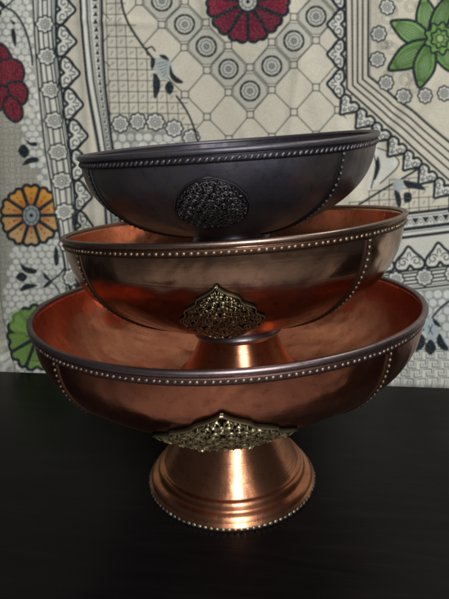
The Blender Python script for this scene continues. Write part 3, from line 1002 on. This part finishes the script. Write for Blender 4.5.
leaf([(403, 180), (410, 181), (420, 184), (426, 190), (415, 189), (406, 187)])
bandR = [(330, 219), (410, 213), (449, 209), (620, 192), (620, 470), (330, 470)]
fill(bandR, WHITE)
stroke(liney(213), 2.6); stroke(liney(216.5), .8, INK2)
x = 332
while x < 620:
    yy = ly(221.5, x)
    fill([(x - 4.0, yy - 3), (x + 4.0, yy - 3.4), (x, yy + 3.2)], INK)
    stroke([(x + 1.2, yy + 3.2), (x + 5.2, yy - 2.8), (x + 9.2, yy + 3)], .8, INK, .9)
    fill(circ(x + 5.2, yy + 1.4, .9), INK)
    x += 10.4
stroke(liney(228.3), 3.0); stroke(liney(231.5), .7, INK2); stroke(liney(236.3), 2.6)
fill([(330, 244), (410, 238.5), (449, 234.5), (620, 217), (620, 249), (330, 277)], (.60, .575, .49))
for k in range(-2, 8):
    cx = 410 + 30.5 * k
    heart(cx, ly(268.5, cx), -PI / 2 - .1, 1.2, 30)
stroke(liney(270.3), 1.5); stroke(liney(272.6), .7, INK2)
for k in range(-3, 8):
    cx = 424.5 + 29 * k
    for o in (-5.5, -1.8, 1.8, 5.5):
        stroke([(cx, ly(278.5 + o, cx)), (cx + 29, ly(278.5 + o, cx + 29))], 1.4)
for k in range(-3, 8):
    cx = 424.5 + 29 * k
    rosette(cx, ly(278.5, cx), 8.6, 8)
stroke(liney(286.6), .7, INK2); stroke(liney(289), 1.6)
hexcells([(330, 297), (410, 291), (449, 287), (620, 270), (620, 350), (449, 352), (425, 340), (330, 340)], 9.4, (.63, .64, .60))
keypat([(330, 338), (425, 344), (449, 350), (620, 352), (620, 470), (330, 470)], 12.5)
stroke(smooth_pts([(424, 330), (434, 316), (446, 304), (462, 297)], 6), 1.8)
fill(smooth_pts([(431, 318), (440, 326), (432, 342), (424, 328)], 5, True), (.40, .45, .46))
leaf([(433, 318), (438, 322), (442, 328), (435, 325)])
leaf([(421, 334), (426, 340), (424, 348), (416, 352), (418, 343)])
leaf([(440, 334), (445, 342), (450, 351), (443, 351), (437, 343)])
leaf([(431, 340), (437, 349), (431, 356), (425, 349)])
stroke([(429, 326), (433, 335)], .8); stroke([(433, 325), (429, 334)], .8)

for k in range(0, 15):
    t = 12 + k * 21.0
    px_, py_ = 345 + dirx * t - diry * 2.2, 91 + diry * t + dirx * 2.2
    heart(px_, py_, rotn, .98, 21)

# slight uneven dye and thread-fine softness
k3 = np.array([.25, .5, .25], np.float32)
for _ in range(5):
    IMG[:, 1:-1] = IMG[:, :-2] * .25 + IMG[:, 1:-1] * .5 + IMG[:, 2:] * .25
    IMG[1:-1] = IMG[:-2] * .25 + IMG[1:-1] * .5 + IMG[2:] * .25

# cloth sheet: hangs in soft folds just behind the table's back edge
gap = .012
s_f = np.arange(-.285, .2851, .00052)
s_all = np.concatenate([np.arange(-.70, -.285, .004), s_f, np.arange(.2892, .70, .004)])
z_f = np.arange(-.006, .4351, .00052)
z_all = np.concatenate([np.arange(-.32, -.006, .006), z_f, np.arange(.4391, .62, .004)])
SS, ZZ = np.meshgrid(s_all, z_all, indexing='ij')
base0 = mid * np.array([1, 1, 0]) + en * gap
PB = base0 + SS[..., None] * ed + ZZ[..., None] * np.array([0, 0, 1.0])
px, py = project(PB)


def flap(px, py):
    c1 = np.interp(py, [-110, 60, 130, 180, 230, 300, 470], [22, 42, 52, 60, 70, 84, 110])
    st = np.interp(py, [-60, 40, 130, 470], [.15, .4, 1, 1])
    d = .014 / (1 + np.exp((px - c1) / 1.8)) * st      # left flap lies over the border
    lft = np.clip(c1 - px - 4, 0, None)
    return d - .00030 * lft * lft / (lft + 12) * np.interp(py, [-60, 60, 200, 470], [.5, .8, 1, 1])


pxi, pyi = project(PB - en * np.clip(flap(px, py), -.045, .02)[..., None])


def ridge(x, w): return np.exp(-(x / w) ** 2)


def ridge(x, w): return np.exp(-(x / w) ** 2)


def fold_depth(px, py):
    """distance the cloth comes towards the viewer, in metres"""
    d = .0045 * np.sin(px * .021 + .4 + py * .004) + .0022 * np.sin(px * .049 + 1.3 - py * .006)
    d += .0028 * np.sin(py * .02 + px * .006)
    for x_, sl, w_, a_ in ((128, .10, 5, .0028), (160, -.22, 7, .003), (222, .30, 6, .0026), (300, -.12, 6, .003), (330, .16, 9, .0036), (385, .10, 7, .003)):
        d += a_ * ridge(px - x_ - (py - 60) * sl, w_) * (.5 + .5 * np.sin(py * .03 + x_))
    d += flap(px, py)
    c1 = np.interp(py, [-110, 60, 130, 180, 230, 300, 470], [22, 42, 52, 60, 70, 84, 110])
    d -= .007 * ridge(px - c1 - 7, 4.5) * np.interp(py, [40, 130, 470], [.2, 1, 1])
    d += .004 * ridge(px - (84 + py * .05), 6) - .0025 * ridge(px - (94 + py * .05), 5)
    d += .003 * ridge(px - (5 + py * .02), 12)
    c2 = np.interp(py, [-110, 300, 340, 370, 470], [-24, -10, -2, 8, 26])
    d -= .030 * ridge(px - c2, 4.5) * np.interp(py, [150, 320, 470], [0, 1, 1])
    d += .006 * ridge(px - (420 - (py - 100) * .55), 14) * np.interp(py, [30, 90, 230], [0, 1, .2])
    d -= .006 * ridge(px - (398 - (py - 100) * .4), 9) * np.interp(py, [30, 90, 200], [0, 1, .2])
    d += .002 * ridge(py - (22 + (px - 110) * .05), 5) * ridge(px - 115, 40)
    d += .003 * ridge((px - 195) + (py - 40) * .5, 10) + .0022 * ridge((px - 310) - (py - 80) * .35, 12)
    d += .0012 * np.sin((px * .8 + py * .6) * .11) * ridge(px - 230, 120)
    return d


dep = np.clip(fold_depth(px, py), -.06, .0185)
# keep the cloth off the table edge
dep = np.where(ZZ < .010, np.minimum(dep, .0085), dep)
PW = PB - en * dep[..., None]
u = np.clip((pxi - X0) * SC - .5, 0, W_ - 1.001); v = np.clip((pyi - Y0) * SC - .5, 0, H_ - 1.001)
iu, iv = u.astype(int), v.astype(int); fu, fv = (u - iu)[..., None], (v - iv)[..., None]
colr = IMG[iv, iu] * (1 - fu) * (1 - fv) + IMG[iv, iu + 1] * fu * (1 - fv) + IMG[iv + 1, iu] * (1 - fu) * fv + IMG[iv + 1, iu + 1] * fu * fv
rgba = np.concatenate([colr, np.ones(colr.shape[:2] + (1,))], -1)

m_cl, nt, b = new_mat('printed_cotton')
at = N(nt, 'ShaderNodeAttribute'); at.attribute_name = 'print'
tc = N(nt, 'ShaderNodeTexCoord').outputs['Object']
nA = noise(nt, tc, 900, 2, .6, 0, (1, 1, .35)); nB = noise(nt, tc, 900, 2, .6, 0, (.35, .35, 1)); nC = noise(nt, tc, 12, 5, .6); nD = noise(nt, tc, 420, 3, .7)
mul = N(nt, 'ShaderNodeMath', operation='MULTIPLY'); nt.links.new(nA, mul.inputs[0]); nt.links.new(nB, mul.inputs[1])
wv = ramp(nt, mul.outputs[0], [(.12, (.92, .92, .92)), (.36, (1.04, 1.04, 1.04))])
st = ramp(nt, nC, [(.3, (.93, .93, .92)), (.6, (1.0, .995, .98))])
m1 = N(nt, 'ShaderNodeMix', data_type='RGBA', blend_type='MULTIPLY'); m1.inputs[0].default_value = 1
m2 = N(nt, 'ShaderNodeMix', data_type='RGBA', blend_type='MULTIPLY'); m2.inputs[0].default_value = 1
# patchy ink: the print wears thin between threads
fade = N(nt, 'ShaderNodeMapRange'); fade.inputs[1].default_value = .45; fade.inputs[2].default_value = .75; fade.inputs[3].default_value = 0; fade.inputs[4].default_value = .09
nt.links.new(nD, fade.inputs[0])
m0 = N(nt, 'ShaderNodeMix', data_type='RGBA'); m0.inputs[7].default_value = (.58, .54, .44, 1)
nt.links.new(fade.outputs[0], m0.inputs[0]); nt.links.new(at.outputs['Color'], m0.inputs[6])
nt.links.new(m0.outputs[2], m1.inputs[6]); nt.links.new(wv, m1.inputs[7])
nt.links.new(m1.outputs[2], m2.inputs[6]); nt.links.new(st, m2.inputs[7])
nt.links.new(m2.outputs[2], b.inputs['Base Color'])
b.inputs['Roughness'].default_value = .85; b.inputs['Specular IOR Level'].default_value = .15
bp = N(nt, 'ShaderNodeBump'); bp.inputs['Strength'].default_value = .25; bp.inputs['Distance'].default_value = .0004
nt.links.new(mul.outputs[0], bp.inputs['Height'])
bp2 = N(nt, 'ShaderNodeBump'); bp2.inputs['Strength'].default_value = .42; bp2.inputs['Distance'].default_value = .004
nW = noise(nt, tc, 26, 3, .5, .8)
nt.links.new(nW, bp2.inputs['Height']); nt.links.new(bp.outputs[0], bp2.inputs['Normal'])
nt.links.new(bp2.outputs[0], b.inputs['Normal'])
cl = mesh_obj('printed_cloth', PW.reshape(-1, 3), grid_faces(len(s_all), len(z_all)), m_cl, None, True, {'print': ('FLOAT_COLOR', rgba)})
tag(cl, 'cream cotton cloth printed with flowers, hearts and lattice, hanging behind the bowls', 'cloth')

# ------------------------------------------------------------------ light
w = bpy.data.worlds.new('World'); scene.world = w; w.use_nodes = True
bg = w.node_tree.nodes['Background']
bg.inputs[0].default_value = (.80, .88, 1.0, 1); bg.inputs[1].default_value = .035


def area(name, loc, target, sx, sy, power, col):
    l = bpy.data.lights.new(name, 'AREA'); l.shape = 'RECTANGLE'; l.size = sx; l.size_y = sy
    l.energy = power; l.color = col
    o = bpy.data.objects.new(name, l); COL.objects.link(o)
    o.location = loc
    o.rotation_euler = (Vector(target) - Vector(loc)).to_track_quat('-Z', 'Y').to_euler()
    return o


for wx in (.13, .36):      # the two tall panes of the window behind the photographer
    area('window_light', (wx, -1.5, 1.0), (wx - .2, .1, .25), .15, 1.5, 17, (.93, .97, 1.0))
area('added_side_light', (.75, -.05, 1.35), (0, .1, .15), .30, .30, 4.2, (1.0, .93, .84))  # added lamp at upper right, no known fixture; rakes the cloth to show folds

scene.view_settings.view_transform = 'Standard'
scene.view_settings.look = 'None'
scene.view_settings.exposure = 0
scene.view_settings.gamma = 1
scene.render.engine = 'CYCLES'
scene.cycles.max_bounces = 8
scene.cycles.use_denoising = True
scene.cycles.filter_width = 2.0
